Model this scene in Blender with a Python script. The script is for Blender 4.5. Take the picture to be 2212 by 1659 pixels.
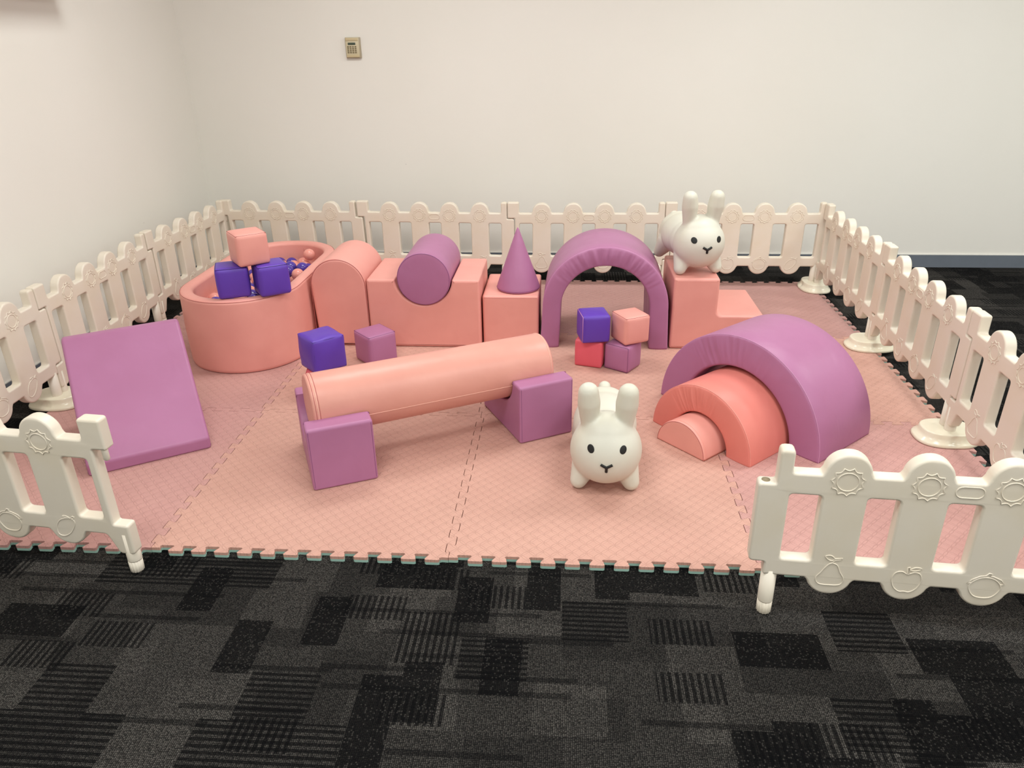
import bpy, bmesh, math, random
from mathutils import Vector, Matrix, noise
from mathutils.bvhtree import BVHTree

random.seed(7)
scene = bpy.context.scene
for o in list(bpy.data.objects):
    bpy.data.objects.remove(o, do_unlink=True)
COL = scene.collection
PI = math.pi

# ------------------------------------------------------------------ camera
F_PX, IMG_W = 1602.4, 2212.0
cam_data = bpy.data.cameras.new('camera')
cam_data.sensor_fit = 'HORIZONTAL'
cam_data.sensor_width = 36.0
cam_data.lens = F_PX / IMG_W * 36.0
cam_data.clip_start = 0.05
cam = bpy.data.objects.new('camera', cam_data)
COL.objects.link(cam)
R_ = Vector((0.99746625, 0.06984243, -0.01353237))
U_ = Vector((-0.01754758, 0.42588181, 0.90460863))
F_ = Vector((-0.06894325, 0.90207911, -0.4260283))
cam.matrix_world = Matrix(((R_.x, U_.x, -F_.x, 1.3616), (R_.y, U_.y, -F_.y, -1.9143),
                           (R_.z, U_.z, -F_.z, 1.5506), (0, 0, 0, 1)))
scene.camera = cam

# ------------------------------------------------------------------ light
world = bpy.data.worlds.new('world')
scene.world = world
world.use_nodes = True
world.node_tree.nodes['Background'].inputs[0].default_value = (1.0, 0.95, 0.9, 1)
world.node_tree.nodes['Background'].inputs[1].default_value = 0.05
CEIL = 2.75
LIGHT_COL = (0.965, 1.0, 0.97)
PANELS = [(0.45, 1.65, 28), (2.85, 1.65, 32), (5.25, 1.65, 33), (0.45, -0.85, 31), (2.85, -0.85, 31),
          (5.25, -0.85, 30), (0.45, -3.2, 30), (2.85, -3.2, 29), (5.25, -3.2, 29)]
for (lx, ly, pw) in PANELS:
    ld = bpy.data.lights.new('ceiling_panel_lamp', 'AREA')
    ld.shape = 'RECTANGLE'
    ld.size, ld.size_y = 1.15, 0.55
    ld.energy = pw
    ld.color = LIGHT_COL
    lo = bpy.data.objects.new('ceiling_panel_lamp', ld)
    COL.objects.link(lo)
    lo.location = (lx, ly, CEIL - 0.03)
vs = scene.view_settings
vs.view_transform = 'Standard'
vs.look = 'None'
vs.gamma = 1.0
vs.use_curve_mapping = False
vs.exposure = 0.19


# ------------------------------------------------------------------ node helper
class NT:
    def __init__(self, mat):
        self.t = mat.node_tree
        self.n = self.t.nodes
        self.l = self.t.links

    def node(self, typ, **kw):
        nd = self.n.new(typ)
        for k, v in kw.items():
            setattr(nd, k, v)
        return nd

    def put(self, sock, v):
        if hasattr(v, 'is_linked') or isinstance(v, bpy.types.NodeSocket):
            self.l.new(v, sock)
        else:
            sock.default_value = v

    def m(self, op, a, b=0.0, c=0.0):
        nd = self.node('ShaderNodeMath', operation=op)
        for i, v in enumerate((a, b, c)):
            self.put(nd.inputs[i], v)
        return nd.outputs[0]

    def mix(self, f, a, b):
        nd = self.node('ShaderNodeMix', data_type='RGBA')
        self.put(nd.inputs[0], f)
        self.put(nd.inputs[6], a)
        self.put(nd.inputs[7], b)
        return nd.outputs[2]

    def step(self, x, a, b):
        nd = self.node('ShaderNodeMapRange', interpolation_type='SMOOTHSTEP')
        self.put(nd.inputs[0], x)
        nd.inputs[1].default_value = a
        nd.inputs[2].default_value = b
        return nd.outputs[0]

    def noise(self, co, scale, detail=3.0, rough=0.5, dist=0.0):
        nd = self.node('ShaderNodeTexNoise')
        if co is not None:
            self.l.new(co, nd.inputs['Vector'])
        nd.inputs['Scale'].default_value = scale
        nd.inputs['Detail'].default_value = detail
        nd.inputs['Roughness'].default_value = rough
        nd.inputs['Distortion'].default_value = dist
        return nd.outputs[0]

    def wn(self, x, y, s):
        c = self.node('ShaderNodeCombineXYZ')
        self.put(c.inputs[0], x)
        self.put(c.inputs[1], y)
        c.inputs[2].default_value = s
        w = self.node('ShaderNodeTexWhiteNoise', noise_dimensions='3D')
        self.l.new(c.outputs[0], w.inputs[0])
        return w.outputs[0]

    def bump(self, h, strength, dist, normal=None):
        nd = self.node('ShaderNodeBump')
        nd.inputs['Strength'].default_value = strength
        nd.inputs['Distance'].default_value = dist
        self.l.new(h, nd.inputs['Height'])
        if normal is not None:
            self.l.new(normal, nd.inputs['Normal'])
        return nd.outputs[0]


def lin(r, g, b):
    f = lambda c: c / 255 / 12.92 if c / 255 <= 0.04045 else ((c / 255 + 0.055) / 1.055) ** 2.4
    return (f(r), f(g), f(b), 1.0)


def new_mat(name):
    m = bpy.data.materials.new(name)
    m.use_nodes = True
    b = m.node_tree.nodes['Principled BSDF']
    return m, NT(m), b


def plain(name, col, rough=0.5, spec=0.5):
    m, t, b = new_mat(name)
    co = t.node('ShaderNodeTexCoord').outputs['Object']
    n = t.noise(co, 9.0, 4.0)
    c2 = tuple(c * 0.93 for c in col[:3]) + (1,)
    t.put(b.inputs['Base Color'], t.mix(t.step(n, 0.35, 0.7), col, c2))
    b.inputs['Roughness'].default_value = rough
    b.inputs['Specular IOR Level'].default_value = spec
    return m


def vinyl(name, col, rough=0.42, wrinkle=0.25):
    m, t, b = new_mat(name)
    co = t.node('ShaderNodeTexCoord').outputs['Object']
    n = t.noise(co, 5.0, 3.0)
    c2 = (col[0] * 0.95, col[1] * 0.92, col[2] * 0.92, 1)
    t.put(b.inputs['Base Color'], t.mix(t.step(n, 0.3, 0.75), col, c2))
    b.inputs['Roughness'].default_value = rough
    b.inputs['Specular IOR Level'].default_value = 0.35
    big = t.noise(co, 9.0, 2.0, 0.5, 0.6)
    fine = t.noise(co, 420.0, 2.0)
    nb = t.bump(big, wrinkle, 0.010)
    t.put(b.inputs['Normal'], t.bump(fine, 0.06, 0.001, nb))
    return m


def plastic(name, col, rough=0.45, sss=0.0):
    m, t, b = new_mat(name)
    co = t.node('ShaderNodeTexCoord').outputs['Object']
    n = t.noise(co, 6.0, 4.0)
    c2 = (col[0] * 0.97, col[1] * 0.95, col[2] * 0.90, 1)
    t.put(b.inputs['Base Color'], t.mix(t.step(n, 0.35, 0.75), col, c2))
    b.inputs['Roughness'].default_value = rough
    t.put(b.inputs['Normal'], t.bump(t.noise(co, 60.0, 2.0), 0.05, 0.002))
    return m


def wall_mat():
    m, t, b = new_mat('painted_wall')
    co = t.node('ShaderNodeTexCoord').outputs['Object']
    n = t.noise(co, 0.8, 3.0)
    base = t.mix(t.step(n, 0.3, 0.7), lin(241, 237, 230), lin(238, 234, 226))
    v = t.node('ShaderNodeTexVoronoi')
    t.l.new(co, v.inputs['Vector'])
    v.inputs['Scale'].default_value = 4.0
    speck = t.step(v.outputs['Distance'], 0.018, 0.010)
    rnd = t.node('ShaderNodeSeparateColor')
    t.l.new(v.outputs['Color'], rnd.inputs[0])
    speck = t.m('MULTIPLY', speck, t.m('GREATER_THAN', rnd.outputs[0], 0.6))
    t.put(b.inputs['Base Color'], t.mix(t.m('MULTIPLY', speck, 0.35), base, lin(150, 140, 130)))
    b.inputs['Roughness'].default_value = 0.75
    b.inputs['Specular IOR Level'].default_value = 0.25
    t.put(b.inputs['Normal'], t.bump(t.noise(co, 180.0, 3.0), 0.05, 0.002))
    return m


def carpet_mat():
    m, t, b = new_mat('loop_carpet')
    co = t.node('ShaderNodeTexCoord').outputs['Object']
    sp = t.node('ShaderNodeSeparateXYZ')
    t.l.new(co, sp.inputs[0])
    x, y = sp.outputs[0], sp.outputs[1]

    def rects(a, bb, sx, sy, seed):
        row = t.m('FLOOR', t.m('DIVIDE', bb, sy))
        sh = t.m('MULTIPLY', t.wn(row, 3.3, seed), 17.0)
        col = t.m('FLOOR', t.m('ADD', t.m('DIVIDE', a, sx), sh))
        return t.wn(col, row, seed + 0.5)
    r1 = rects(x, y, 0.24, 0.13, 1.0)
    r2 = rects(y, x, 0.20, 0.105, 2.0)
    r3 = rects(x, y, 0.19, 0.16, 3.0)
    r4 = rects(y, x, 0.10, 0.18, 4.0)
    r5 = rects(x, y, 0.33, 0.017, 5.0)
    # tone of the yarn: overlapping families of rectangles, some ribbed
    d = t.m('ADD', 0.26, t.m('MULTIPLY', t.m('GREATER_THAN', r1, 0.5), 0.10))
    d = t.m('ADD', d, t.m('MULTIPLY', t.m('GREATER_THAN', r3, 0.62), 0.20))
    sx_ = t.m('GREATER_THAN', t.m('SINE', t.m('MULTIPLY', x, 2 * PI / 0.019)), 0.0)
    sy_ = t.m('GREATER_THAN', t.m('SINE', t.m('MULTIPLY', y, 2 * PI / 0.019)), 0.0)
    mk1 = t.m('GREATER_THAN', r4, 0.87)
    mk2 = t.m('LESS_THAN', r3, 0.16)
    f1 = t.m('SUBTRACT', 1.0, t.m('MULTIPLY', mk1, t.m('MULTIPLY', sx_, 0.78)))
    f2 = t.m('SUBTRACT', 1.0, t.m('MULTIPLY', mk2, t.m('MULTIPLY', sy_, 0.78)))
    d = t.m('MULTIPLY', t.m('MULTIPLY', d, f1), f2)
    dark = t.m('MAXIMUM', t.m('GREATER_THAN', r2, 0.83), t.m('LESS_THAN', r1, 0.10))
    d = t.m('MULTIPLY', d, t.m('SUBTRACT', 1.0, t.m('MULTIPLY', dark, 0.84)))
    thin = t.m('GREATER_THAN', r5, 0.93)
    d = t.m('MULTIPLY', d, t.m('SUBTRACT', 1.0, t.m('MULTIPLY', thin, 0.55)))
    v = t.node('ShaderNodeTexVoronoi', voronoi_dimensions='2D')
    t.l.new(co, v.inputs['Vector'])
    v.inputs['Scale'].default_value = 205.0
    v.inputs['Randomness'].default_value = 0.38
    sc = t.node('ShaderNodeSeparateColor')
    t.l.new(v.outputs['Color'], sc.inputs[0])
    loop = t.step(v.outputs['Distance'], 0.60, 0.12)
    var = t.m('ADD', 0.55, t.m('MULTIPLY', sc.outputs[0], 0.9))
    spark = t.m('MULTIPLY', t.m('MULTIPLY', t.m('GREATER_THAN', sc.outputs[1], 0.86), dark), 0.22)
    amt = t.m('MULTIPLY', t.m('ADD', t.m('MULTIPLY', d, var), spark), t.m('ADD', 0.18, t.m('MULTIPLY', loop, 1.1)))
    base = t.mix(amt, (0.0028, 0.0029, 0.0034, 1), (0.122, 0.112, 0.102, 1))
    t.put(b.inputs['Base Color'], base)
    b.inputs['Roughness'].default_value = 0.95
    b.inputs['Specular IOR Level'].default_value = 0.06
    t.put(b.inputs['Normal'], t.bump(loop, 0.7, 0.003))
    return m


def foam_mat(name, col):
    m, t, b = new_mat(name)
    co = t.node('ShaderNodeTexCoord').outputs['Object']
    sp = t.node('ShaderNodeSeparateXYZ')
    t.l.new(co, sp.inputs[0])
    a = 0.0235
    u, v = t.m('DIVIDE', sp.outputs[0], a), t.m('DIVIDE', sp.outputs[1], a)
    i, j = t.m('FLOOR', u), t.m('FLOOR', v)
    par = t.m('FLOORED_MODULO', t.m('ADD', i, j), 2.0)
    s = t.m('SUBTRACT', t.m('MULTIPLY', par, 2.0), 1.0)
    fu = t.m('SUBTRACT', t.m('SUBTRACT', u, i), 0.5)
    fv = t.m('SUBTRACT', t.m('SUBTRACT', v, j), 0.5)
    p = t.m('MULTIPLY', t.m('ADD', fu, t.m('MULTIPLY', s, fv)), 0.7071)
    q = t.m('MULTIPLY', t.m('SUBTRACT', fv, t.m('MULTIPLY', s, fu)), 0.7071)
    d = t.m('ADD', t.m('POWER', t.m('ABSOLUTE', t.m('DIVIDE', p, 0.62)), 2.0),
            t.m('POWER', t.m('ABSOLUTE', t.m('DIVIDE', q, 0.20)), 2.0))
    h = t.step(d, 1.12, 0.78)
    n = t.noise(co, 2.2, 4.0)
    n2 = t.noise(co, 34.0, 3.0)
    c2 = (col[0] * 0.93, col[1] * 0.9, col[2] * 0.9, 1)
    c3 = (col[0] * 0.95, col[1] * 0.94, col[2] * 0.94, 1)
    base = t.mix(t.step(n, 0.35, 0.7), col, c2)
    base = t.mix(t.step(n2, 0.4, 0.7), base, c3)
    t.put(b.inputs['Base Color'], base)
    b.inputs['Roughness'].default_value = 0.62
    b.inputs['Specular IOR Level'].default_value = 0.35
    nb = t.bump(h, 0.9, 0.0017)
    t.put(b.inputs['Normal'], t.bump(t.noise(co, 600.0, 2.0), 0.10, 0.001, nb))
    return m


M = {
    'wall': wall_mat(), 'carpet': carpet_mat(),
    'ceiling': plain('ceiling_white', lin(232, 230, 226), 0.9),
    'skirt': plain('skirting_grey', lin(112, 119, 130), 0.5),
    'skirt_cap': plain('skirting_cap', lin(222, 220, 214), 0.5),
    'fence': plastic('fence_plastic', lin(231, 221, 206), 0.42),
    'base': plastic('base_plastic', lin(236, 229, 208), 0.18),
    'socket_shade': plain('socket_shade_tan', lin(150, 135, 108), 0.7),
    'pink': vinyl('pink_vinyl', lin(234, 163, 152)),
    'pink_seam': plain('pink_seam', lin(176, 96, 92), 0.6),
    'peach': vinyl('peach_vinyl', lin(223, 159, 145), 0.38),
    'peach_seam': plain('peach_seam', lin(244, 190, 172), 0.5),
    'coral': vinyl('coral_vinyl', lin(225, 133, 122)),
    'coral_seam': plain('coral_seam', lin(240, 158, 146), 0.5),
    'mauve': vinyl('mauve_vinyl', lin(176, 116, 154)),
    'mauve_seam': plain('mauve_seam', lin(128, 74, 118), 0.6),
    'mauve_light': plain('mauve_light_seam', lin(205, 146, 186), 0.5),
    'violet': vinyl('violet_vinyl', lin(99, 65, 176), 0.4),
    'violet_seam': plain('violet_seam', lin(52, 32, 104), 0.5),
    'lilac_piping': plain('lilac_piping', lin(205, 140, 180), 0.5),
    'red': vinyl('red_vinyl', lin(228, 100, 114)),
    'red_seam': plain('red_seam', lin(240, 120, 122), 0.5),
    'rabbit': plastic('rabbit_rubber', lin(217, 214, 201), 0.5),
    'black': plain('black_print', (0.004, 0.004, 0.004, 1), 0.5),
    'ball_violet': plastic('violet_ball_plastic', lin(82, 60, 158), 0.18),
    'ball_pink': plastic('pink_ball_plastic', lin(236, 158, 146), 0.25),
    'mint': plain('mint_foam', lin(160, 196, 184), 0.8),
    'foam_peach': foam_mat('foam_peach', lin(206, 160, 145)),
    'foam_rose': foam_mat('foam_rose', lin(199, 152, 145)),
    'foam_dusk': foam_mat('foam_dusk', lin(194, 150, 144)),
    'keypad': plastic('keypad_beige', lin(208, 196, 166), 0.5),
    'keypad_flap': plastic('keypad_flap', lin(205, 188, 150), 0.5),
    'keypad_dark': plain('keypad_side', lin(182, 168, 144), 0.6),
    'lcd': plain('lcd_green', lin(66, 78, 64), 0.25),
    'key': plain('key_olive', lin(124, 110, 78), 0.6),
    'lamp_frame': plain('lamp_frame', lin(236, 236, 236), 0.5),
}


# ------------------------------------------------------------------ object helpers
def tag(o, label=None, cat=None, group=None, kind=None):
    if label:
        o['label'] = label
    if cat:
        o['category'] = cat
    if group:
        o['group'] = group
    if kind:
        o['kind'] = kind
    return o


def empty(name, loc=(0, 0, 0), rz=0.0):
    o = bpy.data.objects.new(name, None)
    o.empty_display_size = 0.05
    COL.objects.link(o)
    o.location = loc
    o.rotation_euler = (0, 0, rz)
    return o


def link(name, me, mat, parent=None, smooth=True, wn=False):
    o = bpy.data.objects.new(name, me)
    COL.objects.link(o)
    if mat is not None and not me.materials:
        me.materials.append(mat)
    if smooth:
        me.polygons.foreach_set('use_smooth', [True] * len(me.polygons))
    if parent is not None:
        o.parent = parent
    if wn:
        md = o.modifiers.new('normals', 'WEIGHTED_NORMAL')
        md.keep_sharp = True
    return o


def mesh_from(name, verts, faces):
    me = bpy.data.meshes.new(name)
    me.from_pydata(verts, [], faces)
    me.update()
    return me


def box_mesh(x0, x1, y0, y1, z0, z1, bev=0.0, seg=2):
    bm = bmesh.new()
    bmesh.ops.create_cube(bm, size=1.0)
    for v in bm.verts:
        v.co = Vector((x0 + (v.co.x + .5) * (x1 - x0), y0 + (v.co.y + .5) * (y1 - y0), z0 + (v.co.z + .5) * (z1 - z0)))
    if bev > 0:
        bmesh.ops.bevel(bm, geom=list(bm.edges), offset=bev, segments=seg, profile=0.5, affect='EDGES')
    me = bpy.data.meshes.new('box')
    bm.to_mesh(me)
    bm.free()
    return me


def fillet(pts, r, n=4):
    """round every corner of a closed 2D polygon; r may be one radius or a list"""
    out = []
    N = len(pts)
    for i in range(N):
        p0, p1, p2 = Vector(pts[i - 1]), Vector(pts[i]), Vector(pts[(i + 1) % N])
        rr = r[i] if isinstance(r, (list, tuple)) else r
        a, b = p0 - p1, p2 - p1
        la, lb = a.length, b.length
        if rr <= 0 or la < 1e-6 or lb < 1e-6:
            out.append(tuple(p1))
            continue
        a /= la
        b /= lb
        ang = a.angle(b)
        if ang > PI - 0.12:
            out.append(tuple(p1))
            continue
        t = min(rr / math.tan(ang / 2), la * 0.49, lb * 0.49)
        A, B = p1 + a * t, p1 + b * t
        for k in range(n + 1):
            f = k / n
            out.append(tuple(A * (1 - f) ** 2 + p1 * 2 * f * (1 - f) + B * f * f))
    return out


def curve_to_mesh(cu, conv):
    ob = bpy.data.objects.new('tmp', cu)
    COL.objects.link(ob)
    dg = bpy.context.evaluated_depsgraph_get()
    dg.update()
    me = bpy.data.meshes.new_from_object(ob.evaluated_get(dg))
    bpy.data.objects.remove(ob, do_unlink=True)
    bpy.data.curves.remove(cu)
    me.materials.clear()
    if conv:
        me.transform(conv)
    return me


TO_XZ = Matrix(((1, 0, 0, 0), (0, 0, -1, 0), (0, 1, 0, 0), (0, 0, 0, 1)))


def prism(outline, y0, y1, bev=0.01, holes=(), res=3):
    """outline in (x, z); extruded between y0 and y1 with rolled edges"""
    cu = bpy.data.curves.new('prism', 'CURVE')
    cu.dimensions = '2D'
    cu.fill_mode = 'BOTH'
    for ring in [outline] + list(holes):
        sp = cu.splines.new('POLY')
        sp.points.add(len(ring) - 1)
        for p, q in zip(sp.points, ring):
            p.co = (q[0], q[1], 0, 1)
        sp.use_cyclic_u = True
    cu.extrude = (y1 - y0) / 2 - bev
    cu.bevel_depth = bev
    cu.bevel_resolution = res
    cu.offset = -bev
    me = curve_to_mesh(cu, Matrix.Translation((0, (y0 + y1) / 2, 0)) @ TO_XZ)
    bm = bmesh.new()
    bm.from_mesh(me)
    bmesh.ops.remove_doubles(bm, verts=bm.verts, dist=1e-5)
    bmesh.ops.recalc_face_normals(bm, faces=bm.faces)
    bm.to_mesh(me)
    bm.free()
    return me


def tube(paths, r, closed=False, res=2):
    """paths: list of 3D point lists"""
    cu = bpy.data.curves.new('tube', 'CURVE')
    cu.dimensions = '3D'
    cu.bevel_depth = r
    cu.bevel_resolution = res
    cu.use_fill_caps = True
    for k, path in enumerate(paths):
        sp = cu.splines.new('POLY')
        sp.points.add(len(path) - 1)
        for p, q in zip(sp.points, path):
            p.co = (q[0], q[1], q[2], 1)
        sp.use_cyclic_u = closed if isinstance(closed, bool) else closed[k]
    return curve_to_mesh(cu, None)


def lathe(prof, n=32, cx=0, cy=0, flute=None):
    vs, fs = [], []
    for (r, z) in prof:
        for k in range(n):
            a = 2 * PI * k / n
            rr = r * (flute(a, z) if flute else 1)
            vs.append((cx + rr * math.cos(a), cy + rr * math.sin(a), z))
    for i in range(len(prof) - 1):
        for k in range(n):
            a, b = i * n + k, i * n + (k + 1) % n
            fs.append((a, b, b + n, a + n))
    fs.append(tuple(range(n))[::-1])
    fs.append(tuple(range((len(prof) - 1) * n, len(prof) * n)))
    return mesh_from('lathe', vs, fs)


def arc(cx, cz, r, a0, a1, n=16, rz=None):
    rz = rz or r
    return [(cx + r * math.cos(a0 + (a1 - a0) * k / n), cz + rz * math.sin(a0 + (a1 - a0) * k / n)) for k in range(n + 1)]


def copy_tree(o, parent=None):
    c = o.copy()
    COL.objects.link(c)
    c.parent = parent
    for ch in list(o.children):
        copy_tree(ch, c)
    return c


# ------------------------------------------------------------------ room
X0, X1, Y0, Y1 = -1.275, 7.0, -5.0, 3.465


def structure(name, me, mat):
    o = link(name, me, mat, None, smooth=False)
    o['kind'] = 'structure'
    return o


structure('floor', box_mesh(X0 - .1, X1 + .1, Y0 - .1, Y1 + .1, -0.1, 0.0), M['carpet'])
structure('ceiling', box_mesh(X0 - .1, X1 + .1, Y0 - .1, Y1 + .1, CEIL, CEIL + .1), M['ceiling'])
structure('wall_back', box_mesh(X0 - .1, X1 + .1, Y1, Y1 + .1, 0, CEIL), M['wall'])
structure('wall_left', box_mesh(X0 - .1, X0, Y0 - .1, Y1, 0, CEIL), M['wall'])
structure('wall_right', box_mesh(X1, X1 + .1, Y0 - .1, Y1, 0, CEIL), M['wall'])
structure('wall_front', box_mesh(X0, X1, Y0 - .1, Y0, 0, CEIL), M['wall'])
bb = structure('baseboard_back', box_mesh(X0 + .012, X1, Y1 - .012, Y1, 0, .088), M['skirt'])
link('top_bead', box_mesh(X0 + .012, X1, Y1 - .010, Y1, .088, .0945, .002), M['skirt_cap'], bb, False)
bb = structure('baseboard_left', box_mesh(X0, X0 + .012, Y0, Y1 - .012, 0, .088), M['skirt'])
link('top_bead', box_mesh(X0, X0 + .010, Y0, Y1 - .012, .088, .0945, .002), M['skirt_cap'], bb, False)

MZ = 0.02      # top of the foam mat


# ------------------------------------------------------------------ foam mat
def edge_curve(gap):
    """interlocking dovetail edge from s=0 to 1, deviation positive = up"""
    pts = []
    c, p, dpt = 0.031, (1 - 0.062) / 12, 0.0145
    pts.append((0.0, 0.0))
    pts.append((c - .004, 0.0))
    for k in range(12):
        s = c + k * p
        nb, tb = 0.006, 0.006
        # notch (goes up, into the tile above), wider inside
        pts += [(s + 0.19 * p, 0.000 + dpt * 0.1)] if False else []
        h = dpt
        a0, a1 = s - 0.06 * p, s + 0.56 * p
        pts += [(a0 + .06 * p, h * .15), (a0, h * .72), (a0 + .05 * p, h), (a1 - .05 * p, h), (a1, h * .72), (a1 - .06 * p, h * .15)]
        b0, b1 = a1 - .14 * p, s + 1.08 * p
        pts += [(b0 + .03 * p, -h * .25), (b0 - .0 * p, -h * .78), (b0 + .06 * p, -h), (b1 - .10 * p, -h), (b1 - .04 * p, -h * .78), (b1 - .07 * p, -h * .25)]
    pts.append((1 - c + .010, 0.0))
    pts.append((1.0, 0.0))
    return pts


EC = edge_curve(0)
GAP = 0.0012


def tile_outline():
    out = []
    for (s, d) in EC[:-1]:
        out.append((s, d + GAP))
    for (s, d) in EC[:-1]:
        out.append((1 - d - GAP, s))
    for (s, d) in reversed(EC[1:]):
        out.append((s, 1 + d - GAP))
    for (s, d) in reversed(EC[1:]):
        out.append((-d + GAP, s))
    # the four corners, with the gap applied on both sides
    return out


def tile_mesh(z0, z1):
    ol = tile_outline()
    n = len(ol)
    vs = [(x, y, z0) for x, y in ol] + [(x, y, z1) for x, y in ol]
    fs = [tuple(range(n))[::-1], tuple(range(n, 2 * n))]
    fs += [(i, (i + 1) % n, n + (i + 1) % n, n + i) for i in range(n)]
    return mesh_from('tile', vs, fs)


mat_root = tag(empty('play_mat'), 'pink interlocking foam mat of square tiles laid on the dark carpet', 'mat')
top_me, low_me = tile_mesh(0.0095, MZ), tile_mesh(0.0, 0.0095)
low_me.materials.append(M['mint'])
tile_var = {}
for key in ('foam_peach', 'foam_rose', 'foam_dusk'):
    tile_var[key] = top_me.copy()
    tile_var[key].materials.append(M[key])
TONE = {(-1, 0): 'foam_rose', (0, 0): 'foam_peach', (1, 0): 'foam_peach', (2, 0): 'foam_rose',
        (-1, 1): 'foam_rose', (0, 1): 'foam_peach', (1, 1): 'foam_peach', (2, 1): 'foam_peach',
        (-1, 2): 'foam_rose', (0, 2): 'foam_rose', (1, 2): 'foam_dusk', (2, 2): 'foam_dusk'}
for (i, j), key in TONE.items():
    t = bpy.data.objects.new('tile', tile_var[key])
    COL.objects.link(t)
    t.parent = mat_root
    t.location = (i, j, 0)
    u = bpy.data.objects.new('mint_layer', low_me)
    COL.objects.link(u)
    u.parent = t


# ------------------------------------------------------------------ fence
GC = (.197, .397, .597, .797)
TH = 0.042


def panel_outline():
    pts, rad = [], []

    def add(x, z, r=.008):
        pts.append((x, z))
        rad.append(r)
    add(-.022, .075, .012)
    add(-.022, .186, .010)
    add(.026, .186, .006)
    add(.026, .455, .006)
    add(-.022, .455, .008)
    add(-.022, .557, .010)
    add(.052, .557, .010)
    add(.052, .487, .010)
    pts2 = []
    for c in GC:
        a = math.asin((.487 - .492) / .060)
        arcp = arc(c, .492, .0595, PI - a, a, 18)
        pts_arc = [(x, z) for x, z in arcp]
        add(pts_arc[0][0] - .006, .487, .006)
        for q in pts_arc[1:-1]:
            add(q[0], q[1], 0)
        add(pts_arc[-1][0] + .006, .487, .006)
    add(.936, .487, .010)
    add(.936, .556, .014)
    add(.975, .556, .014)
    add(.975, .451, .006)
    add(1.0215, .451, .012)
    add(1.0215, .191, .014)
    add(.978, .191, .006)
    add(.978, .147, .008)
    for c in reversed(GC):
        a = math.asin((.147 - .156) / .0615)
        arcp = arc(c, .156, .0615, a, -PI - a, 18)
        add(arcp[0][0] + .005, .147, .006)
        for q in arcp[1:-1]:
            add(q[0], q[1], 0)
        add(arcp[-1][0] - .005, .147, .006)
    add(.060, .147, .014)
    add(.030, .075, .020)
    return fillet(pts, rad, 3)


SLOTS = [fillet([(a, .207), (a, .421), (b, .421), (b, .207)], .012, 4) for a, b in
         ((.054, .138), (.256, .338), (.456, .538), (.656, .738), (.854, .937))]
panel_me = prism(panel_outline(), -TH / 2, TH / 2, .0075, SLOTS, 2)
leg_a = lathe([(.0205, .043), (.0218, .046), (.0218, .150)], 28, 0.001, 0)
leg_b = lathe([(.0205, .043), (.0218, .046), (.0218, .160)], 28, .956, 0)
fl = lambda a, z: 1 + 0.045 * math.cos(14 * a)
plug_prof = [(.0180, 0.0), (.0202, .003), (.0210, .042)]
plug_a = lathe(plug_prof, 84, .002, 0, fl)
plug_b = lathe(plug_prof, 84, .956, 0, fl)
pin_me = lathe([(.006, .412), (.0095, .416), (.0095, .462)], 16, 0.0, 0)
socket_me = lathe([(.0115, .4495), (.0115, .4517)], 20, 1.000, 0)  # flat disc, no hole cut: its dark tan paints the shade inside
for me in (panel_me, leg_a, leg_b, plug_a, plug_b, pin_me):
    me.materials.append(M['fence'])
socket_me.materials.append(M['socket_shade'])


def sun_paths(c, z, mir=1):
    n, ro, ri = 11, .043, .0355
    ring = []
    for k in range(n):
        a0, a1 = 2 * PI * k / n + .2, 2 * PI * (k + 1) / n + .2
        for q in range(5):
            f = q / 5
            a = a0 + (a1 - a0) * f
            rr = ri + (ro - ri) * (abs(2 * f - 1) ** 2.2)
            ring.append((c + mir * rr * math.cos(a), z + rr * math.sin(a)))
    circ = [(c + .0275 * math.cos(2 * PI * k / 28), z + .0275 * math.sin(2 * PI * k / 28)) for k in range(28)]
    return [ring, circ], [True, True]


def smooth_closed(pts, n=6):
    out = []
    N = len(pts)
    for i in range(N):
        p0, p1, p2, p3 = (Vector(pts[(i + k - 1) % N]) for k in range(4))
        for q in range(n):
            t = q / n
            out.append(tuple(0.5 * ((2 * p1) + (p2 - p0) * t + (2 * p0 - 5 * p1 + 4 * p2 - p3) * t * t + (3 * p1 - p0 - 3 * p2 + p3) * t ** 3)))
    return out


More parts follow.
